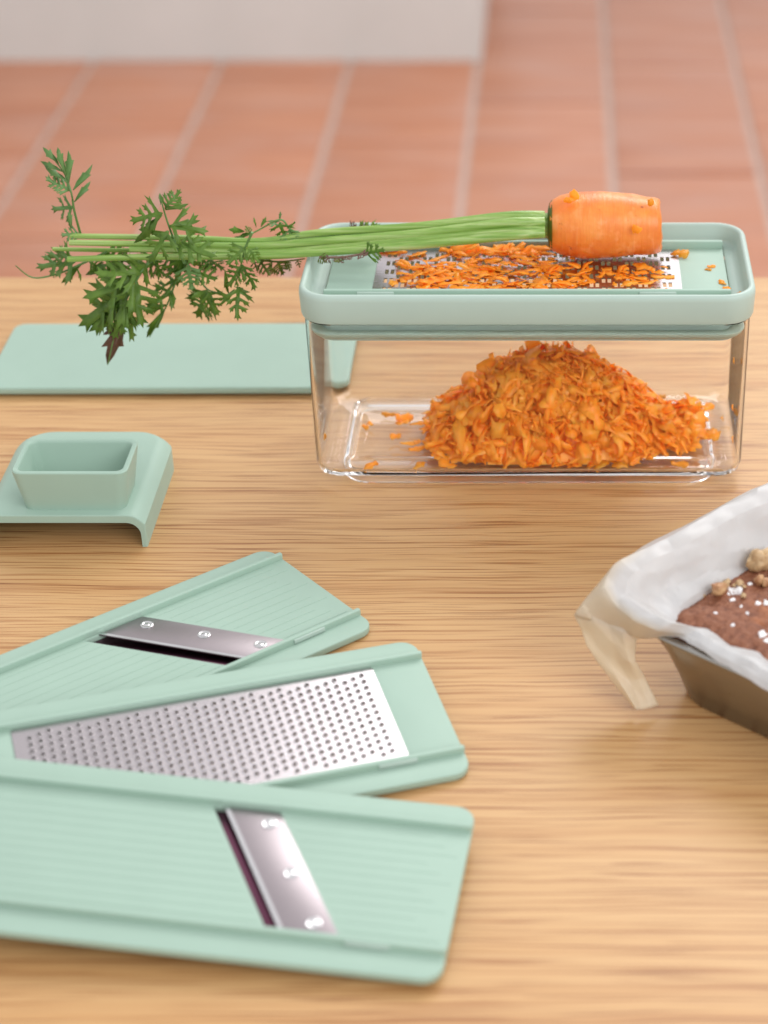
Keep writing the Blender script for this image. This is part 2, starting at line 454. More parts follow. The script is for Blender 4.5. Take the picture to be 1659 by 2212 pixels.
# crown collar and sheath
v, f = tube([(X0 - .0004, CARY, CARZ), (X0 + .0006, CARY, CARZ), (X0 + .0022, CARY, CARZ)], [.0085, .0128, .0146], 24)
mo('crown', v, f, M['leafolive'], car, world=True)
v, f = tube(catmull([(X0 + .002, CARY - .001, CARZ), (X0 - .004, CARY - .001, CARZ), (X0 - .012, CARY - .001, CARZ - .0002), (X0 - .026, CARY - .0012, CARZ - .0006), (X0 - .040, CARY - .002, CARZ - .0015)], 5), [.0082 + (-.0003) * k for k in range(8)] + [.0058 - .00032 * k for k in range(13)], 20, .04)
mo('leaf_sheath', v, f, M['stalk'], car, world=True)
STY = 1.0787
stalks = [
    ([(1175, 466), (1090, 467), (900, 489), (690, 503), (560, 521), (400, 514), (152, 510)], .0022, -.002),
    ([(1175, 480), (1090, 482), (900, 505), (690, 521), (560, 531), (400, 529), (150, 524)], .0024, -.006),
    ([(1175, 495), (1090, 500), (900, 518), (690, 538), (560, 546), (400, 541), (280, 538)], .0023, -.008),
    ([(1175, 503), (1090, 510), (900, 529), (690, 545), (560, 553), (330, 555), (146, 560)], .0024, -.011),
    ([(1175, 470), (1090, 476), (900, 497), (690, 512), (560, 524), (320, 540), (114, 538)], .0017, .003)]
for pts, r, dy in stalks:
    P = catmull([at_y(x, y, STY + dy + (.004 if x > 1100 else 0)) for x, y in pts], 6)
    n = len(P)
    v, f = tube(P, [r * (1.24 - .58 * k / n) for k in range(n)], 12, .12)
    mo('stalk', v, f, M['stalk'], car, world=True, angle=60)

def leaflet_outline(rng, lobes=3, narrow=False, spread=1.0):
    if narrow:
        q = rng.uniform(.75, 1.1); return [(-.012, 0), (.012, 0), (.06 * q, .3), (.085 * q, .52), (.135 * q, .72), (.065 * q, .70), (.045, .85), (0, 1), (-.045, .84), (-.075 * q, .66), (-.125 * q, .62), (-.085 * q, .5), (-.05 * q, .28)]
    side = []
    for sg in (1, -1):
        pts = [(.018, 0)]
        for k in range(lobes):
            y0 = .07 + .66 * k / lobes + rng.uniform(-.015, .015)
            ln = (.50 - .27 * k / lobes) * rng.uniform(.85, 1.12) * spread
            an = R(rng.uniform(40, 52) - 10 * k / lobes)
            d = Vector((math.sin(an), math.cos(an))); p_ = Vector((d.y, -d.x))     # p_: outward-down side
            b = Vector((.045, y0))
            w_ = .056 + .014 * rng.random()
            pts += [tuple(b), tuple(b + d * ln * .45 + p_ * w_ * .75), tuple(b + d * ln * .78 + p_ * w_ * 1.5), tuple(b + d * ln * .72 + p_ * w_ * .6),
                    tuple(b + d * ln), tuple(b + d * ln * .70 - p_ * w_ * .45), tuple(b + d * ln * .74 - p_ * w_ * 1.1), tuple(b + d * ln * .42 - p_ * w_ * .6), (.055, y0 + .12)]
        pts += [(.055, .80), (.11, .93), (.035, .90)]
        side.append([(sg * x, y) for x, y in pts])
    return side[0] + [(0, 1.0)] + side[1][::-1]

def leaflet(base, tip, rng, mat, parent, lobes=3, narrow=False, width=1.0, nrm=None, curl=.12):
    axis = tip - base; L = axis.length; ya = axis.normalized()
    view = (Vector((0, 0, CAMH)) - base).normalized()
    if nrm is None:
        nrm = view + Vector((rng.uniform(-.7, .7), rng.uniform(-.5, .5), rng.uniform(-.2, .8)))
    xa = ya.cross(nrm).normalized(); za = xa.cross(ya).normalized()
    out = leaflet_outline(rng, lobes, narrow)
    # spine points give the blade a keel, so it is not a flat card
    bm = bmesh.new()
    c1 = rng.uniform(-1, 1) * curl; c2 = rng.uniform(.4, 1.) * curl
    def P(x, y):
        zz = c1 * (y * y) + c2 * abs(x) * 1.6 + .05 * math.sin(7 * y + 5 * x)
        return base + (xa * (x * width) + ya * y + za * zz) * L
    vs = [bm.verts.new((x, y, 0)) for x, y in out]
    fc = bm.faces.new(vs); fc.normal_update()
    bmesh.ops.triangulate(bm, faces=[fc], ngon_method='EAR_CLIP')
    vv = [tuple(P(q.co.x, q.co.y)) for q in bm.verts]; bm.verts.index_update()
    ff = [tuple(q.index for q in g.verts) for g in bm.faces]; bm.free()
    ob = mo('leaflet', vv, ff, mat, parent, world=True, smooth=True, angle=80)
    md = ob.modifiers.new('thick', 'SOLIDIFY'); md.thickness = .00022; md.offset = 0
    return ob

def c2d(x, y): return (x / 2.368, y / 2.368 + 295)
fronds = [
 # rachis, leaflets (base x,y -> tip x,y, kind), material, depth offset
 ([(412, 500), (380, 380), (365, 290), (330, 190), (255, 90)], [(352, 235, 352, 70, 'n'), (338, 200, 285, 45, 'n'), (300, 140, 222, 52, 'n'), (322, 180, 203, 122, 'n'), (346, 230, 225, 160, 'n'), (362, 280, 226, 213, 'l'), (376, 360, 268, 372, 'l'), (374, 275, 478, 146, 'n'), (380, 335, 462, 228, 'n'), (405, 495, 308, 505, 'l'), (370, 470, 342, 384, 'n')], 'leafpale', .004),
 ([(945, 650), (885, 515), (845, 400), (818, 300)], [(845, 372, 925, 268, 'l'), (845, 375, 966, 345, 'n'), (832, 392, 658, 432, 'l'), (828, 402, 695, 545, 'n'), (822, 350, 815, 288, 'n'), (868, 458, 1068, 488, 'l'), (870, 455, 1025, 432, 'n'), (862, 482, 755, 645, 'l'), (905, 545, 1110, 610, 'l'), (890, 520, 780, 500, 'n')], 'leaf', -.014),
 ([(770, 630), (710, 715), (640, 850), (590, 1000), (552, 1165)], [(745, 655, 605, 745, 'l'), (720, 700, 480, 705, 'l'), (700, 725, 428, 835, 'l'), (670, 770, 382, 965, 'l'), (660, 790, 460, 1000, 'l'), (645, 830, 520, 990, 'l'), (690, 740, 720, 975, 'l'), (655, 850, 675, 1045, 'l'), (640, 870, 575, 1040, 'l'), (720, 700, 770, 640, 'n')], 'leaf', -.010),
 ([(660, 880), (610, 1010), (556, 1150)], [(640, 900, 548, 1165, 'n'), (630, 930, 555, 1060, 'n'), (620, 960, 530, 1010, 'n')], 'leafbrown', -.004),
 ([(945, 640), (900, 740), (850, 870), (765, 1025)], [(905, 735, 755, 802, 'l'), (880, 790, 745, 882, 'l'), (855, 860, 735, 892, 'n'), (880, 780, 893, 865, 'n'), (845, 880, 750, 1030, 'n'), (930, 670, 855, 700, 'n'), (920, 700, 960, 640, 'n')], 'leaf', .006),
 ([(915, 600), (990, 690), (1060, 780), (1130, 800)], [(925, 610, 905, 765, 'l'), (960, 655, 985, 790, 'l'), (1000, 695, 1120, 735, 'l'), (1060, 785, 995, 935, 'l'), (1062, 790, 1118, 915, 'l'), (1050, 785, 980, 828, 'n'), (1095, 770, 1190, 850, 'n')], 'leaf', -.002),
 ([(1290, 490), (1255, 570), (1235, 650), (1200, 770)], [(1255, 565, 1155, 660, 'l'), (1270, 575, 1330, 650, 'l'), (1240, 655, 1315, 785, 'l'), (1236, 660, 1170, 770, 'l'), (1150, 680, 1160, 800, 'n'), (1200, 780, 1125, 868, 'n'), (1215, 770, 1210, 945, 'l'), (1205, 770, 1275, 800, 'n')], 'leaf', -.016),
 ([(545, 590), (420, 650), (300, 700), (170, 722), (80, 660)], [(385, 640, 182, 672, 'l'), (370, 615, 232, 608, 'l'), (345, 605, 258, 566, 'n'), (420, 650, 305, 752, 'n'), (395, 665, 418, 742, 'n'), (455, 640, 535, 690, 'l'), (560, 650, 438, 708, 'n'), (530, 600, 680, 640, 'l')], 'leaf', .008),
 ([(1530, 500), (1480, 470), (1430, 425), (1300, 490), (1180, 540)], [(1290, 490, 1150, 545, 'n'), (1250, 485, 1175, 478, 'n'), (1310, 465, 1298, 412, 'n'), (1335, 462, 1362, 410, 'n'), (1425, 430, 1380, 470, 'l'), (1430, 428, 1436, 380, 'n'), (1470, 470, 1505, 430, 'n'), (1480, 475, 1500, 565, 'l'), (1430, 440, 1470, 540, 'l'), (1280, 495, 1255, 455, 'l')], 'leaf', .004),
 ([(1300, 625), (1420, 640), (1560, 625)], [(1330, 635, 1385, 715, 'l'), (1390, 640, 1375, 700, 'n'), (1420, 640, 1450, 708, 'l'), (1470, 638, 1482, 690, 'l'), (1520, 632, 1535, 672, 'l'), (1300, 640, 1320, 690, 'l')], 'leafolive', .002),
 ([(840, 610), (760, 650), (660, 650)], [(810, 625, 690, 690, 'l'), (780, 640, 850, 720, 'l'), (740, 650, 580, 665, 'l'), (850, 620, 970, 700, 'l'), (1010, 620, 1110, 680, 'l'), (1060, 620, 1150, 690, 'l'), (960, 580, 1050, 540, 'l')], 'leaf', .010)]
rng = random.Random(21)
for rach, lvs, mk, dy in fronds:
    Yf = STY + dy - .004
    P = catmull([at_y(*c2d(x, y), Yf + .003 * math.sin(i * 1.7 + dy * 500)) for i, (x, y) in enumerate(rach)], 5)
    n = len(P)
    v, f = tube(P, [.00085 - .00055 * k / n for k in range(n)], 6)
    fr = mo('frond', v, f, M['leafpale' if mk in ('leaf', 'leafpale') else mk], car, world=True)
    for bx, by, tx, ty, kd in lvs:
        b = at_y(*c2d(bx, by), Yf + rng.uniform(-.001, .001)); e = at_y(*c2d(tx, ty), Yf + rng.uniform(-.011, .008))
        mt = M[mk]
        if mk == 'leaf' and rng.random() < .12: mt = M['leafpale']
        leaflet(b, e, rng, mt, fr, lobes=rng.choice((2, 3, 3, 4)), narrow=kd == 'n', width=(1.3 if kd == 'n' else 1.25) * rng.uniform(.9, 1.15))
# withered bits caught between stalks and lid
P = [at_y(690, 556, 1.0587), at_y(740, 556, 1.0587), at_y(800, 546, 1.0627)]
v, f = tube(P, .0007, 6); fr = mo('frond', v, f, M['leafbrown'], car, world=True)
for a, b, mk in (((690, 553), (705, 568), 'leafolive'), ((712, 556), (700, 566), 'leafbrown'), ((725, 556), (742, 567), 'leafbrown'), ((745, 553), (758, 564), 'leafbrown'), ((738, 556), (722, 568), 'leafolive'), ((790, 547), (832, 540), 'leaf'), ((775, 549), (795, 552), 'leafbrown')):
    leaflet(at_y(*a, 1.0597), at_y(*b, 1.0547), rng, M[mk], fr, 3, width=1.3)
P = [at_y(690, 500, 1.0987), at_y(760, 492, 1.0987), at_y(835, 498, 1.0947)]
v, f = tube(P, .0007, 6); fr = mo('frond', v, f, M['leafbrown'], car, world=True)
for a, b, mk in (((755, 493), (772, 485), 'leafbrown'), ((775, 492), (795, 487), 'leafbrown'), ((770, 505), (830, 500), 'leaf'), ((740, 508), (765, 510), 'leaf'), ((790, 503), (840, 497), 'leaf')):
    leaflet(at_y(*a, 1.0947), at_y(*b, 1.0907), rng, M[mk], fr, 3, width=1.2)

# ---------------------------------------------------------------- grated carrot
def ribbon(A, c, d, nrm, L, W, curl, twist, rng, taper=.5, n=7):
    d = d.normalized(); s = d.cross(nrm).normalized(); u = s.cross(d)
    rows = []; p = c - d * L * .5; ang = -curl * .5
    ph = rng.uniform(0, 6.28)
    for k in range(n + 1):
        t = k / n
        dd = d * math.cos(ang) + u * math.sin(ang)
        uu = u * math.cos(ang) - d * math.sin(ang)
        ta = twist * (t - .5); ss = s * math.cos(ta) + uu * math.sin(ta)
        w_ = W * .5 * (1 - taper * abs(2 * t - 1) ** 1.8) * (1 + .3 * math.sin(9 * t + ph) + .18 * math.sin(23 * t + 3 * ph))
        rows.append([p - ss * w_, p + ss * w_ * (1 + .2 * math.sin(13 * t + ph * 2))])
        p = p + dd * (L / n); ang += curl / n
    vs = [q for r in rows for q in r]
    fs = [(2 * k, 2 * k + 1, 2 * k + 3, 2 * k + 2) for k in range(n)]
    A.add((vs, fs))
def solid(ob, th):
    md = ob.modifiers.new('thick', 'SOLIDIFY'); md.thickness = th; md.offset = 0; return ob

px_ = [-.096, -.082, -.067, -.055, -.043, -.031, -.008, .015, .032, .05, .066, .082, .090]
pz_ = [0, .002, .015, .026, .037, .0450, .0490, .0440, .031, .015, .0085, .003, 0]
def heap_h(x, y):
    hx = float(np.interp(x, px_, pz_))
    ty = (y - (CY + .0)) / (.041 if x < .045 else .030)
    return hx * max(0., 1 - abs(ty) ** 2.3) if abs(ty) < 1 else 0.
FLZ = .0078
rng = random.Random(3)
A = Acc()
nx, ny = 70, 40
vs = []; fs = []
for i in range(nx + 1):
    for j in range(ny + 1):
        x = -.10 + .19 * i / nx; y = CY - .044 + .088 * j / ny
        h = heap_h(x, y)
        vs.append((x, y, FLZ + max(0, h * .86 - .004) + noise.noise(Vector((x * 160, y * 160, 0))) * .003 * min(1, h * 80)))
for i in range(nx):
    for j in range(ny):
        a = i * (ny + 1) + j; fs.append((a, a + 1, a + ny + 2, a + ny + 1))
fs = [q for q in fs if any(heap_h(vs[k][0], vs[k][1]) > .007 for k in q)]
used = sorted({k for q in fs for k in q}); mp_ = {k: i for i, k in enumerate(used)}
A.add(([vs[k] for k in used], [tuple(mp_[k] for k in q) for q in fs]))
NCORE = len(A.f)
cnt = 0
while cnt < 2700:
    x = rng.uniform(-.10, .088); y = CY + rng.uniform(-.041, .041)
    h = heap_h(x, y)
    if h < .0025: continue
    if rng.random() > .35 + h * 25: continue
    e = .002
    n_ = Vector((-(heap_h(x + e, y) - heap_h(x - e, y)) / (2 * e), -(heap_h(x, y + e) - heap_h(x, y - e)) / (2 * e), 1)).normalized()
    n0 = n_.copy(); z = FLZ + .001 + h * (rng.uniform(.86, 1.06))
    n_ = (n_ + Vector((rng.gauss(0, .42), rng.gauss(0, .42), rng.gauss(0, .3)))).normalized()
    d = Vector((rng.gauss(0, 1), rng.gauss(0, 1), rng.gauss(0, .8)))
    if rng.random() < .6: d = Vector((n0.x, n0.y, 0)) * 1.6 + d * .55
    d -= n_ * d.dot(n_) * .9
    kk = rng.random()
    LL, WW = (rng.uniform(.014, .030), rng.uniform(.0045, .010)) if kk < .20 else ((rng.uniform(.004, .012), rng.uniform(.0010, .0026)) if kk < .55 else (rng.uniform(.008, .020), rng.uniform(.0018, .006)))
    ribbon(A, Vector((x, y, z)), d, n_, LL, WW, rng.gauss(0, 1.1), rng.gauss(0, 1.0), rng)
    cnt += 1
for k in range(240):
    x = rng.gauss(-.006, .036); y = CY + rng.gauss(-.006, .016); h = heap_h(x, y)
    if h < .006: continue
    ribbon(A, Vector((x, y, FLZ + h * 1.02 + rng.uniform(.0005, .003))), Vector((rng.gauss(0, 1), rng.gauss(-.3, .8), rng.gauss(.1, .7))), Vector((rng.gauss(0, .6), -.6, 1)).normalized(), rng.uniform(.006, .018), rng.uniform(.0008, .0034), rng.gauss(0, 1.6), rng.gauss(0, 1.2), rng, .7)
for k in range(130):
    a = rng.uniform(0, 6.283); q = 1 + abs(rng.gauss(0, .16))
    x, y = -.004 + .072 * q * math.cos(a), CY + .038 * min(q, 1.1) * math.sin(a)
    ribbon(A, Vector((x, y, FLZ + .001 + rng.uniform(0, .003))), Vector((rng.gauss(0, 1), rng.gauss(0, 1), .1)), Vector((rng.gauss(0, .3), rng.gauss(0, .3), 1)), rng.uniform(.004, .013), rng.uniform(.002, .006), rng.gauss(0, .9), rng.gauss(0, .6), rng)
# keep everything inside the box
A.v = [(min(max(p[0], CX - .119), CX + .119), min(max(p[1], CY - .0455), CY + .0455), max(p[2], FLZ + .0004)) for p in A.v]
hp = mo('grated_carrot_heap', A.v, A.f, M['flake'], None, angle=180)
solid(hp, .00022)
hp.data.materials.append(M['core'])
hp.data.polygons.foreach_set('material_index', [1 if i < NCORE else 0 for i in range(len(hp.data.polygons))])
tag(hp, 'large heap of grated orange carrot inside the clear box', 'grated carrot', kind='stuff')

# layer of shreds on the steel sheet
rng = random.Random(8); A = Acc()
GZ = .1128 + .0036
def dens(x, y):
    t = (x + .105) / .165
    if not 0 < t < 1: return 0
    yy = (y - (CY - .034)) / .064
    d = 1.0
    if t < .12: d = .55
    if yy < .04: d *= .6
    if yy > .62: d *= (.55 if .22 < t < .62 else .28)
    if t > .72: d *= .55
    if t > .93: d *= .4
    return d
cnt = 0
while cnt < 250:
    x = rng.uniform(-.105, .060); y = CY + rng.uniform(-.0335, .028)
    if rng.random() > dens(x, y): continue
    pile = 1.0 if -.085 < x < -.02 else .55
    z = GZ + .0006 + abs(rng.gauss(0, .0014)) * pile
    n_ = Vector((rng.gauss(0, .28), rng.gauss(0, .28), 1)).normalized()
    a = rng.gauss(0, .7)
    ribbon(A, Vector((x, y, z)), Vector((math.cos(a), math.sin(a), 0)), n_, rng.uniform(.004, .015), rng.uniform(.0014, .0058), rng.gauss(.2, .7), rng.gauss(0, .5), rng)
    cnt += 1
for x, y, L in ((-.060, .024, .016), (-.054, .022, .014), (-.040, .023, .018), (-.036, .026, .013), (-.030, .022, .015), (-.064, .026, .012), (-.0225, .020, .014)):
    for q in range(3):
        ribbon(A, Vector((x + rng.gauss(0, .002), CY + y, GZ + .003 + q * .0012)), Vector((1, rng.gauss(0, .5), .3)), Vector((0, -.5, 1)).normalized(), L, .005, rng.gauss(1.6, .6), .5, rng)
A.v = [(p[0], p[1], max(p[2], GZ + .0003)) for p in A.v]
sh = mo('carrot_shreds', A.v, A.f, M['flake'], None, angle=180); solid(sh, .0003)
tag(sh, 'layer of carrot shreds covering the slotted steel sheet of the lid', 'carrot shreds', kind='stuff')

# single flakes that lie apart
def flake(c, L, W, ang, label, group, seed, nrm=(0, -.2, 1), curl=.6):
    r2 = random.Random(seed); A = Acc(); n_ = Vector(nrm).normalized()
    ribbon(A, Vector((0, 0, 0)), Vector((math.cos(ang), math.sin(ang), 0)), n_, L, W, curl * r2.choice((-1, 1)), r2.gauss(0, .4), r2, .4, 7)
    lo = min(p[2] for p in A.v); c = Vector(c)
    o = mo('carrot_flake', [(p[0], p[1], p[2] - lo) for p in A.v], A.f, M['flake'], None, angle=180); o.location = c
    solid(o, .0005); return tag(o, label, 'carrot flake', group)
G1 = 'loose carrot flakes on the lid'
flake(at_z(1470, 553, .1166), .0105, .0062, -.5, 'largest loose carrot flake on the lid, beside the steel sheet end', G1, 1, (0, -.5, 1))
for x, y, L, W, an, lb in ((1537, 577, .005, .0022, .2, 'small ragged carrot flake right of the steel sheet, halfway to the rim'), (1530, 583, .004, .0016, -.4, 'tiny carrot flake just left of the ragged one on the lid'),
                       (1560, 612, .006, .0028, -1.0, 'carrot flake at the right end of the insert, above its front corner'), (1570, 625, .005, .0026, -.3, 'carrot flake nearest the front right corner of the lid insert')):
    flake(at_z(x, y, .1162), L, W, an, lb, G1, int(x))
flake(at_z(1500, 524, .1128), .0075, .003, .1, 'carrot flake behind the back rail of the lid insert', G1, 33)
flake(at_z(1597, 635, .1132), .004, .002, .9, 'carrot crumb in the front right corner of the lid frame', G1, 34)
G2 = 'loose carrot flakes on the floor of the clear box'
FL = ['broad curled flake left of the heap, halfway along the box floor', 'short flake just in front of the broad curled one, left of the heap', 'small flake at the far left back of the box floor', 'small flake second from the far left back of the box floor',
      'long thin shred pointing at the left foot of the heap', 'upright pale chip by the front left foot of the heap', 'long flake at the front left corner of the box floor', 'flake along the front edge, second from the left box corner', 'flake along the front edge under the left foot of the heap',
      'flake against the front wall below the right half of the heap', 'curled flake at the front foot of the heap, right of its middle', 'flake along the front edge near the right box corner', 'broad flake behind the low right end of the heap', 'broad flake at the right back corner of the box floor',
      'curled flake right of the heap, lower of the touching two', 'curled flake right of the heap, upper of the touching two', 'small flake at the back, behind the right slope of the heap', 'thin flake behind the broad curled one, left of the heap']
for k, (x, y, L, W) in enumerate(((875, 915, .011, .006), (855, 950, .007, .004), (800, 923, .005, .0025), (790, 931, .005, .003), (905, 975, .013, .003), (945, 990, .007, .006), (800, 1018, .011, .004), (905, 1020, .010, .004), (965, 1018, .012, .005), (1340, 1018, .010, .004), (1300, 1010, .012, .004), (1470, 1020, .011, .004), (1480, 882, .009, .006), (1530, 890, .009, .006), (1535, 950, .011, .007), (1550, 945, .009, .006), (1430, 868, .005, .003), (840, 905, .009, .003))):
    q = at_z(x, y, FLZ + .0008)
    q.y = min(max(q.y, CY - .043), CY + .043); q.x = min(q.x, CX + .112)
    flake(q, L, W, rng.uniform(-1, 1), FL[k], G2, 60 + k, (0, -.5, 1), .9)
G3 = 'carrot flakes stuck to the inner wall of the clear box'
for k, (x, y, z) in enumerate(((1572, 788, .062), (1567, 888, .034), (1585, 1000, .018), (705, 975, .02))):
    q = at_z(x, y, z); q.x = CX + .1218 if x > 1000 else CX - .1218
    q.y = min(max(q.y, CY - .03), CY + .03)
    flake(q, .004, .003, 1.4, 'small carrot flake stuck to the ' + ('left' if x < 1000 else 'right') + ' inner wall of the clear box' + ('' if x < 1000 else (', high up', ', halfway down', ', near the floor')[k]), G3, 90 + k, (1, 0, .1), .3)

# ================================================================ COVER PLATE
cv = thing('cover_plate', 'flat mint rectangular cover lying behind the carrot leaves on the table', 'cover', (-.256, 1.1832, 0))
slab('cover_panel', [rr(.1175, .0485, .008)], .0016, .0066, .0016, M['mint'], cv, 3)
slab('underside_rim', [rr(.1125, .0435, .006), rr(.1095, .0405, .005)], 0, .0022, .0003, M['mint2'], cv, 1)
cv.rotation_euler.z = R(.3)

# ================================================================ FOOD PUSHER
pu = thing('food_holder', 'mint food holder with open rectangular cup on an arched base', 'food holder', (-.2805, 1.0015, 0))
PW, PD, PH, T = .0462, .0495, .0205, .0048
def uprof(hwid, h, t):
    r = .010; out = []
    out.append((hwid, 0))
    for k in range(7):
        q = 1 - k / 6; out.append((hwid - .009 * (1 - q), h - .0058 * q * q))
    out += [(-x, z) for x, z in out[::-1]]
    ri = r - t * .55; inner = [(-(hwid - t * .55), 0)]
    for k in range(7):
        a = R(90 * k / 6); inner.append((-(hwid - t * .55) + ri - ri * math.cos(a), h - t - ri + ri * math.sin(a)))
    inner += [(-x, z) for x, z in inner[::-1]]
    return out + inner
rings = []
ys = [-PD, -PD + .0003, -PD + .001] + [-PD + .001 + (2 * PD - .014) * k / 6 for k in range(1, 7)] + [PD - .013 + .013 * math.sin(R(90 * k / 8)) for k in range(1, 9)]
for y in ys:
    e = max(0, (y - (PD - .013)) / .013); ins = .013 * (1 - math.sqrt(max(0, 1 - e * e)))
    lip = .0006 if y == -PD else (.0002 if y == -PD + .0003 else 0)
    rings.append([(x, y, z) for x, z in uprof(PW - ins - lip, PH - lip - min(ins, .004) * .15, T - lip)])
v, f = loft(rings, True, True)
mo('arched_base', v, f, M['mint'], pu, angle=24)
cpx, cpy = .0063, -.0265
prof = [(.0284, .0168, .006, .0195), (.0286, .0170, .006, .0212), (.0322, .0202, .006, .0443), (.0322, .0202, .006, .0453), (.0316, .0196, .0055, .0459), (.0298, .0178, .005, .0459), (.0292, .0172, .0048, .0453), (.0289, .0169, .0046, .0443), (.0264, .0148, .004, .0235), (.0255, .0139, .0035, .0226)]
v, f = rrloft(prof, cpx, cpy, 6, cap0=True, cap1=True)
mo('cup', v, f, M['mint'], pu, angle=40)

# ================================================================ LOOSE INSERTS
def blade_insert(name, label, loc, rot, b0, du, bw, gap, rivu, grooves):
    t = thing(name, label, 'slicer', loc, rot, 'loose slicing inserts on the table')
    H, L, TH, RI = .0515, .24, .004, .0355
    op = [(b0 - bw - gap, RI - .0005), (b0 - bw - gap + du, -RI + .0005), (b0 - .004 + du, -RI + .0005), (b0 - .004, RI - .0005)]
    slab('insert_plate', [rr(L / 2, H, .009, -L / 2, 0), op], 0, TH, .0007, M['mint'], t)
    for sg in (1, -1):
        r_ = rail('side_rail', -L, 0, sg * RI if sg > 0 else -RI - .0027, RI + .0027 if sg > 0 else -RI, TH - .0008, TH + .0036, M['mint'], t)
        if sg < 0: slab('grip_lug', [rr(.0095, .0006, .0005, -.033, -RI - .0030, 3)], TH + .0004, TH + .0028, .0003, M['mint2'], r_, 1)
    A = Acc()
    for k in range(grooves):
        vv = -RI + .005 + (2 * RI - .010) * k / (grooves - 1)
        s_ = (RI - vv) / (2 * RI); ub = b0 + du * s_
        A.box(ub + .003, -.004 - .006 * ((k * 7) % 3), vv - .0002, vv + .0002, TH - .0003, TH + .00012)
        A.box(-L + .004, ub - bw - gap - .0025, vv - .0002, vv + .0002, TH - .0003, TH + .00012)
    tag(mo('guide_ribs', A.v, A.f, M['mint'], t, smooth=False), kind='stuff')
    # the blade itself, and an added dark strip that paints the opening's shade
    bl = slab('blade', [[(b0 - bw, RI - .0008), (b0 - bw + du, -RI + .0008), (b0 + du, -RI + .0008), (b0, RI - .0008)]], TH - .0004, TH + .0004, .0001, M['steel'], t, 1)
    slab('gap_shade_strip', [[(b0 - bw - gap - .003, RI - .001), (b0 - bw - gap - .003 + du, -RI + .001), (b0 - bw + .006 + du, -RI + .001), (b0 - bw + .006, RI - .001)]], .0004, .0010, .0001, M['gapshade'], t, 1)
    A = Acc(); A.add(([(b0 - bw, RI - .0008, TH + .00042), (b0 - bw + du, -RI + .0008, TH + .00042), (b0 - bw + .0022 + du, -RI + .0008, TH + .00046), (b0 - bw + .0022, RI - .0008, TH + .00046)], [(0, 1, 2, 3)]))
    mo('ground_edge', A.v, A.f, M['rivet'], bl)
    for vv in rivu:
        s_ = (RI - vv) / (2 * RI); uc = b0 - bw * .5 + du * s_ + .0045
        rg = [(.0035, .0001), (.0034, .0004), (.0031, .00055), (.0026, .00058), (.0022, .00040), (.0016, .00036), (.0012, .00052), (.0005, .00058)]
        v, f = loft([[(uc + r * math.cos(2 * math.pi * k / 20), vv + r * math.sin(2 * math.pi * k / 20), TH + .0003 + z) for k in range(20)] for r, z in rg], False, True)
        mo('rivet', v, f, M['rivet'], bl)
    return t
def pose(loc, yaw, pitch, roll):
    rot = Matrix.Rotation(R(yaw), 3, 'Z') @ Matrix.Rotation(R(pitch), 3, 'Y') @ Matrix.Rotation(R(roll), 3, 'X')
    return Vector(loc), rot.to_euler()
p1 = pose((-.1324, .9051, .0005), 40.69, .37, -.1)
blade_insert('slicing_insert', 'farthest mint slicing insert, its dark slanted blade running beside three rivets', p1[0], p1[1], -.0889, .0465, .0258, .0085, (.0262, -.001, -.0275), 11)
p3 = pose((-.0455, .6546, .0060), -6.06, 2.9, 4.1)
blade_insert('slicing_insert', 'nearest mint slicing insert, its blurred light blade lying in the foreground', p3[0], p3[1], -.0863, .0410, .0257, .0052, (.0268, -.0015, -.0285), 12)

p2 = pose((-.0604, .7929, .0046), 19.58, 1.66, 5.04)
fg = thing('fine_grater_insert', 'mint insert with perforated shiny steel sheet, between the two slicing inserts', 'grater', p2[0], p2[1])
H, L, TH, RI = .0515, .24, .004, .0355
S0, S1, SV = -.2025, -.0262, .0347
slab('insert_plate', [rr(L / 2, H, .009, -L / 2, 0), rr((S1 - S0) / 2 - .002, SV - .002, .002, (S0 + S1) / 2, 0, 3)], 0, TH, .0007, M['mint'], fg)
for sg in (1, -1):
    r_ = rail('side_rail', -L, 0, RI if sg > 0 else -RI - .0027, RI + .0027 if sg > 0 else -RI, TH - .0008, TH + .0036, M['mint'], fg)
    if sg < 0: slab('grip_lug', [rr(.0095, .0006, .0005, -.033, -RI - .0030, 3)], TH + .0004, TH + .0028, .0003, M['mint2'], r_, 1)
holes = []; c = 0
u = S1 - .0068
while u > S0 + .0055:
    sh_ = (c % 3) * .0048 / 3
    vv = .0300 - sh_ + (.0048 if c % 3 == 2 else 0)
    vv = .0295 - ((c % 3) / 3) * .0048
    while vv > -.0305:
        holes.append((u, vv)); vv -= .0048
    u -= .00462; c += 1
HR = .00085
loops = [rr((S1 - S0) / 2, SV, .001, (S0 + S1) / 2, 0, 2)] + [[(hu + HR * math.cos(2 * math.pi * k / 10), hv + HR * math.sin(2 * math.pi * k / 10)) for k in range(10)] for hu, hv in holes]
st = slab('steel_sheet', loops, TH + .0001, TH + .0006, .00002, M['steel2'], fg, 0)
A = Acc()
for hu, hv in holes:
    rg = []
    for r, ce, h, tl in ((.00155, 0, 0, 0), (.00150, .00005, .00022, 5), (.00136, .00013, .00044, 13), (.00116, .00024, .00056, 22), (.00098, .00032, .00054, 28), (.00092, .00030, .00034, 22), (.00083, .0000, -.0009, 0)):
        ct, sn = math.cos(R(tl)), math.sin(R(tl))
        rg.append([(hu + ce * .8 + r * (math.cos(2 * math.pi * k / 12) * ct * .8 + math.sin(2 * math.pi * k / 12) * .6), hv - ce * .6 + r * (-math.cos(2 * math.pi * k / 12) * ct * .6 + math.sin(2 * math.pi * k / 12) * .8), TH + .0006 + h - r * math.cos(2 * math.pi * k / 12) * sn) for k in range(12)])
    rg = [[(x, y, max(z, TH + .0005) if i < 5 else z) for x, y, z in q] for i, q in enumerate(rg)]
    A.add(loft(rg))
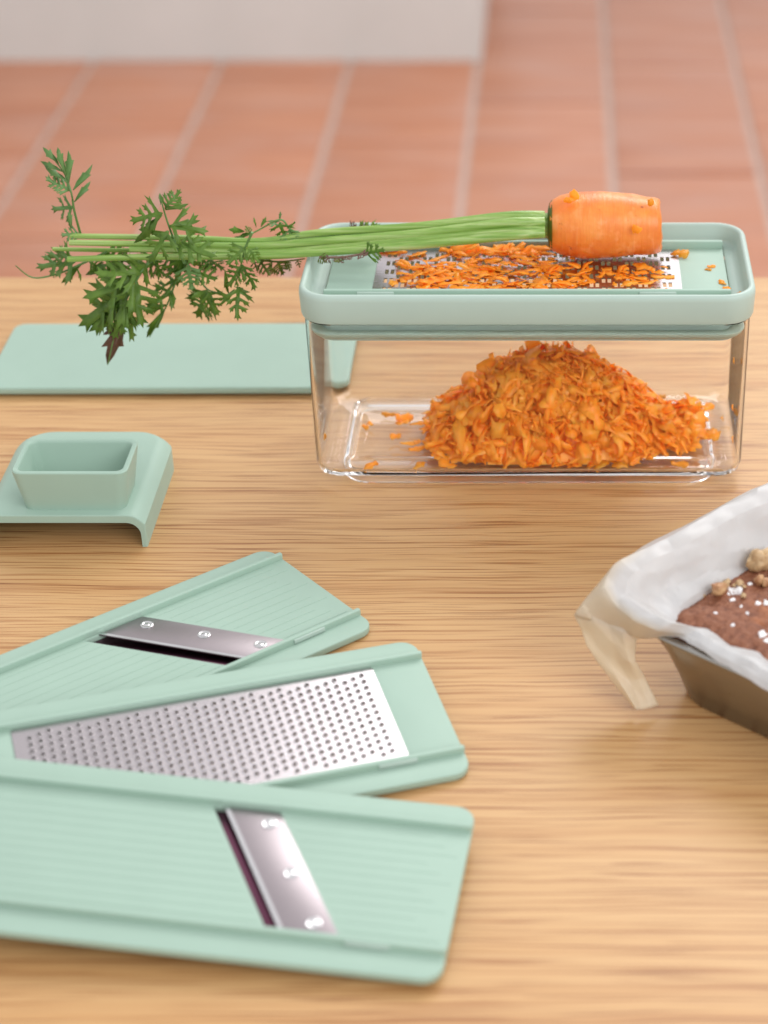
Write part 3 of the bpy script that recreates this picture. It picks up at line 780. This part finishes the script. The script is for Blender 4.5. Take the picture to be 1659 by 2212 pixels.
tag(mo('punched_teeth', A.v, A.f, M['steel2'], st, angle=80), kind='stuff')

# ================================================================ BAKING TIN, PAPER, CAKE
KX, KY, YA = .0310, .8080, R(-39.5)
ax = Vector((math.cos(YA), math.sin(YA), 0)); bx = Vector((-math.sin(YA), math.cos(YA), 0))
TA, TB = .25, .15
tc_ = Vector((KX, KY, 0)) + ax * TA / 2 + bx * TB / 2
tin = thing('baking_tin', 'shallow flared steel baking tin at the right edge of the table', 'baking tin', tc_, (0, 0, YA))
ha, hb = TA / 2, TB / 2
prof = [(ha - .018, hb - .018, .018, .0003), (ha - .0165, hb - .0165, .020, .0012), (ha - .0035, hb - .0035, .021, .0415), (ha - .0033, hb - .0033, .021, .0445), (ha - .0045, hb - .0045, .020, .0445), (ha - .0175, hb - .0175, .013, .0022)]
v, f = rrloft(prof, 0, 0, 8, cap0=True, cap1=True); mo('tin_wall', v, f, M['tin'], tin, angle=40)
rim = []
for k in range(8):
    a = 2 * math.pi * k / 8; rim.append((ha - .0022 + .0019 * math.cos(a), hb - .0022 + .0019 * math.cos(a), .022, .0435 + .0019 * math.sin(a)))
v, f = rrloft(rim, 0, 0, 8, closed=True); mo('rolled_rim', v, f, M['tin'], tin, angle=70)

ck = thing('chocolate_cake', 'brown chocolate cake baked in the paper-lined tin, dusted with sugar', 'cake', tc_ + Vector((0, 0, .004)), (0, 0, YA))
def cake_z(s, t):                                   # s, t from the left corner of the tin
    e = min(s - .0065, t - .0065, .10); k = max(0., min(1., e / .03))
    h = .0415 + .0090 * (1 - (1 - k) ** 2.2)
    h += noise.noise(Vector((s * 70, t * 70, 1))) * .0016 + noise.noise(Vector((s * 240, t * 240, 2))) * .0011 + noise.noise(Vector((s * 600, t * 600, 5))) * .0005
    pit = noise.noise(Vector((s * 130, t * 130, 9)))
    if pit < -.38: h -= (-.38 - pit) * .012
    return h
def cake_pt(s, t): return Vector((KX, KY, 0)) + ax * s + bx * t + Vector((0, 0, cake_z(s, t)))
vs = []; fs = []; ns, ntt = 150, 100
for i in range(ns + 1):
    for j in range(ntt + 1):
        s = .0065 + (TA - .013) * i / ns; t = .0065 + (TB - .013) * j / ntt
        if i in (0, ns) or j in (0, ntt):
            s2 = min(max(s, .023), TA - .023); t2 = min(max(t, .023), TB - .023)
            vs.append(Vector((KX, KY, .006)) + ax * s2 + bx * t2)
        else: vs.append(cake_pt(s, t))
for i in range(ns):
    for j in range(ntt):
        a = i * (ntt + 1) + j; fs.append((a, a + 1, a + ntt + 2, a + ntt + 1))
crumb = mo('cake_top', vs, fs, M['cake'], ck, world=True, angle=180)
def cake_at(px, py):
    q = at_z(px, py, .048)
    for _ in range(8):
        d = q - Vector((KX, KY, 0)); q = at_z(px, py, cake_z(d.dot(ax), d.dot(bx)))
    d = q - Vector((KX, KY, 0)); return d.dot(ax), d.dot(bx)
rng = random.Random(17)
for px, py, rx, ry in ((1590, 1289, .0042, .0022), (1583, 1297, .0022, .0010), (1594, 1276, .0030, .0008), (1575, 1284, .0014, .0008), (1620, 1262, .0018, .0013), (1637, 1303, .0020, .0014), (1655, 1303, .0020, .0014), (1601, 1310, .0011, .0008), (1646, 1370, .0032, .0020), (1657, 1386, .0024, .0016), (1614, 1326, .0012, .0009), (1546, 1325, .0014, .0008), (1505, 1293, .0008, .0008), (1583, 1352, .0013, .0008), (1575, 1272, .0009, .0007), (1690, 1340, .003, .002)):
    s, t = cake_at(px, py); vv = []
    rx *= .85; ry *= .85; n = 12
    for k in range(n):
        a = 2 * math.pi * k / n; m_ = 1 + .35 * rng.uniform(-1, 1)
        dx, dy = rx * m_ * math.cos(a), ry * 1.6 * m_ * math.sin(a)
        ds, dt = dx * ax.x + dy * ax.y, dx * bx.x + dy * bx.y
        vv.append((s + ds, t + dt))
    ring0 = [cake_pt(*q) - Vector((0, 0, .0006)) for q in vv]
    ring1 = [cake_pt(s + (q[0] - s) * .75, t + (q[1] - t) * .75) + Vector((0, 0, .0003)) for q in vv]
    ring2 = [cake_pt(s + (q[0] - s) * .35, t + (q[1] - t) * .35) + Vector((0, 0, .0005)) for q in vv]
    v, f = loft([ring0, ring1, ring2], False, True)
    mo('sugar_patch', v, f, M['sugar'], crumb, world=True, angle=80)
def nut(px, py, size, rot, mat, name, label, group, seed, lift=.9):
    s, t = cake_at(px, py); c = cake_pt(s, t)
    bm = bmesh.new(); bmesh.ops.create_icosphere(bm, subdivisions=3, radius=1)
    vs = []
    for q in bm.verts:
        k = 1 + .34 * noise.noise(q.co * 1.6 + Vector((seed * 3.1, 0, 0))) + .24 * noise.noise(q.co * 3.3 + Vector((0, seed, 0))) + .10 * noise.noise(q.co * 8)
        k -= .25 * math.exp(-(q.co.x / .16) ** 2) * max(0, q.co.z + .2)
        vs.append(Vector((q.co.x * size[0], q.co.y * size[1], q.co.z * size[2])) * k)
    fs = [tuple(x.index for x in fc.verts) for fc in bm.faces]; bm.free()
    o = mo(name, vs, fs, mat, None, angle=60); o.location = c + Vector((0, 0, size[2] * lift)); o.rotation_euler = rot
    return tag(o, label, 'nut piece', group)
nut(1552, 1283, (.0042, .0030, .0034), (.2, .3, .4), M['nut'], 'walnut_piece', 'reddish walnut piece on the cake edge, nearest the paper corner', 'walnut pieces on the cake', 1)
nut(1563, 1276, (.0022, .0022, .0032), (.5, .1, 1.), M['nutpale'], 'walnut_piece', 'pale chip leaning on the reddish walnut piece', 'walnut pieces on the cake', 2)
nut(1645, 1229, (.0085, .0055, .0066), (.5, .1, .5), M['nutpale'], 'walnut_piece', 'large pale walnut half on the cake at the picture edge', 'walnut pieces on the cake', 3)
nut(1597, 1264, (.0022, .0016, .0016), (0, 0, .4), M['nutpale'], 'walnut_piece', 'small tan nut crumb between the walnut pieces and the sugar patch', 'walnut pieces on the cake', 4)
for k, (px, py, sc_) in enumerate(((1518, 1290, .0011), (1566, 1268, .0012), (1572, 1262, .0015), (1606, 1290, .0013), (1607, 1270, .0010), (1585, 1267, .0008), (1640, 1262, .0026), (1655, 1266, .0022))):
    nut(px, py, (sc_ * 1.2, sc_, sc_), (k, k * .7, k * 1.3), M['nut'] if k in (1, 6, 7) else M['nutpale'], 'nut_crumb', ('tiny nut crumb nearest the left tip of the cake', 'tiny brown nut crumb just right of the reddish walnut piece', 'tiny pale nut crumb above the sugar patch by the walnut', 'tiny tan nut crumb touching the largest sugar patch', 'tiny nut crumb right of the small tan one', 'tiny nut crumb left of the small tan one', 'brown nut bit near the picture edge, left of the pair', 'brown nut bit near the picture edge, right of the pair')[k], 'nut crumbs on the cake', 20 + k)

# paper liner: control points as (sight x, sight y, height), inside of the tin to outer edge
rows = [
 [(1790, 1180, .030), (1790, 1145, .046), (1790, 1075, .062), (1795, 1030, .072), (1800, 985, .078), (1815, 985, .068)],
 [(1725, 1215, .030), (1725, 1178, .046), (1722, 1105, .062), (1722, 1058, .072), (1722, 1018, .078), (1735, 1012, .068)],
 [(1600, 1290, .028), (1600, 1245, .045), (1597, 1165, .061), (1594, 1112, .071), (1590, 1078, .076), (1600, 1070, .066)],
 [(1535, 1325, .026), (1530, 1282, .044), (1512, 1212, .058), (1495, 1168, .069), (1480, 1141, .074), (1482, 1133, .064)],
 [(1490, 1355, .026), (1483, 1315, .043), (1440, 1252, .056), (1412, 1208, .066), (1392, 1186, .071), (1384, 1184, .060)],
 [(1472, 1370, .026), (1464, 1336, .042), (1405, 1285, .051), (1362, 1245, .060), (1328, 1219, .063), (1306, 1246, .054)],
 [(1468, 1375, .026), (1459, 1341, .042), (1400, 1305, .050), (1352, 1278, .056), (1305, 1268, .057), (1240, 1329, .044)],
 [(1470, 1378, .026), (1460, 1345, .042), (1412, 1326, .050), (1372, 1305, .054), (1335, 1310, .052), (1318, 1352, .042)],
 [(1478, 1380, .026), (1470, 1348, .043), (1434, 1342, .050), (1405, 1330, .052), (1372, 1345, .049), (1368, 1376, .040)],
 [(1500, 1385, .026), (1492, 1351, .044), (1468, 1351, .050), (1445, 1350, .051), (1420, 1366, .047), (1402, 1378, .042)],
 [(1548, 1400, .026), (1540, 1362, .045), (1520, 1358, .050), (1505, 1360, .051), (1488, 1366, .0485), (1470, 1364, .046)],
 [(1597, 1440, .026), (1590, 1398, .045), (1570, 1390, .050), (1556, 1393, .051), (1540, 1400, .0485), (1528, 1400, .0465)],
 [(1665, 1470, .026), (1655, 1418, .045), (1640, 1425, .050), (1628, 1432, .051), (1615, 1440, .0485), (1605, 1444, .0465)],
 [(1765, 1515, .026), (1755, 1470, .045), (1740, 1478, .050), (1728, 1486, .051), (1715, 1495, .0485), (1705, 1500, .0465)]]
tail = [
 [(1300, 1300, .052), (1330, 1300, .053), (1352, 1318, .051), (1372, 1335, .049), (1382, 1345, .048)],
 [(1243, 1330, .0435), (1280, 1330, .046), (1315, 1350, .0425), (1345, 1368, .0415), (1376, 1371, .0395)],
 [(1257, 1360, .037), (1290, 1368, .0375), (1325, 1392, .034), (1352, 1400, .0345), (1374, 1398, .033)],
 [(1266, 1395, .030), (1302, 1408, .029), (1335, 1425, .0265), (1358, 1430, .0275), (1371, 1428, .027)],
 [(1308, 1457, .0175), (1335, 1465, .0185), (1362, 1472, .016), (1378, 1466, .0175), (1394, 1463, .0175)],
 [(1366, 1529, .0035), (1374, 1533, .0045), (1388, 1533, .0035), (1406, 1529, .004), (1422, 1525, .0035)]]
for i in range(1, 5):
    rows[i] = [(x, y, z + (.003 if 1 <= j <= 3 else 0)) for j, (x, y, z) in enumerate(rows[i])]
for i in range(5, 10):
    rows[i] = [(x, y, z + (.005 if 1 <= j <= 4 else 0)) for j, (x, y, z) in enumerate(rows[i])]
for i in range(10, 14):
    x, y, z = rows[i][5]; rows[i][5] = (x - 6, y + 12, .0462)
    x, y, z = rows[i][4]; rows[i][4] = (x - 3, y + 5, .0490)
def sheet(rows, nu, nv, amp, seed, A, sharp=.55):
    G = [[at_z(*q) for q in r] for r in rows]
    def lin(P, n):
        return [P[i].lerp(P[i + 1], k / n) for i in range(len(P) - 1) for k in range(n)] + [P[-1]]
    def both(P, n): return [a.lerp(b, sharp) for a, b in zip(catmull(P, n), lin(P, n))]
    G = [both(r, nv) for r in G]
    cols = [both([r[j] for r in G], nu) for j in range(len(G[0]))]
    n, m = len(cols), len(cols[0]); vs = []
    for i in range(m):
        for j in range(n):
            q = cols[j][i]; d = Vector((.3, -.5, .8)); k = 0
            for fr, am, sd in ((38, .9, 0), (80, .5, 11), (170, .2, 23)):     # creases: folded ridges, flat between
                w_ = Vector((q.x + .35 * q.z, q.y - .4 * q.z, q.z)) * fr + Vector((seed + sd, sd * 2.3, 0))
                k += am * (abs(noise.noise(w_)) * 2 - .5)
            tri = (q.x * .8 - q.y * .5 + q.z * 1.6) * 30 + 1.6 * noise.noise(q * 18 + Vector((seed, 2, 0)))
            k += 2.2 * (abs(tri % 1 - .5) - .25)
            vs.append(q + d * k * amp)
    A.add((vs, [(i * n + j, i * n + j + 1, (i + 1) * n + j + 1, (i + 1) * n + j) for i in range(m - 1) for j in range(n - 1)]))
def cream(ob, fn):  # per-vertex weight of the painted back-lit tone
    at = ob.data.attributes.new('backlit_tint', 'FLOAT', 'POINT')
    at.data.foreach_set('value', [fn(i) for i in range(len(ob.data.vertices))])
sm = lambda a, b, x: (lambda t: t * t * (3 - 2 * t))(min(1., max(0., (x - a) / (b - a))))
A = Acc(); sheet(rows, 12, 10, .0017, 3, A)
pl = mo('paper_liner', A.v, A.f, M['paper'], None, angle=13); solid(pl, .00012)
NC = 5 * 10 + 1
cream(pl, lambda i: sm(3.3, 4.4, (i % NC) / 10) * sm(3.6, 5., (i // NC) / 12) * (1 - sm(8., 10., (i // NC) / 12)) * .85)
tag(pl, 'crumpled white baking paper lining the tin, its corner flap hanging down', 'baking paper')
A = Acc(); sheet(tail, 10, 8, .0011, 8, A, .85)
tl = mo('hanging_flap', A.v, A.f, M['paper'], pl, angle=13); solid(tl, .00012)
NT = 4 * 8 + 1
cream(tl, lambda i: .45 + .55 * sm(0, 2., (i // NT) / 10))
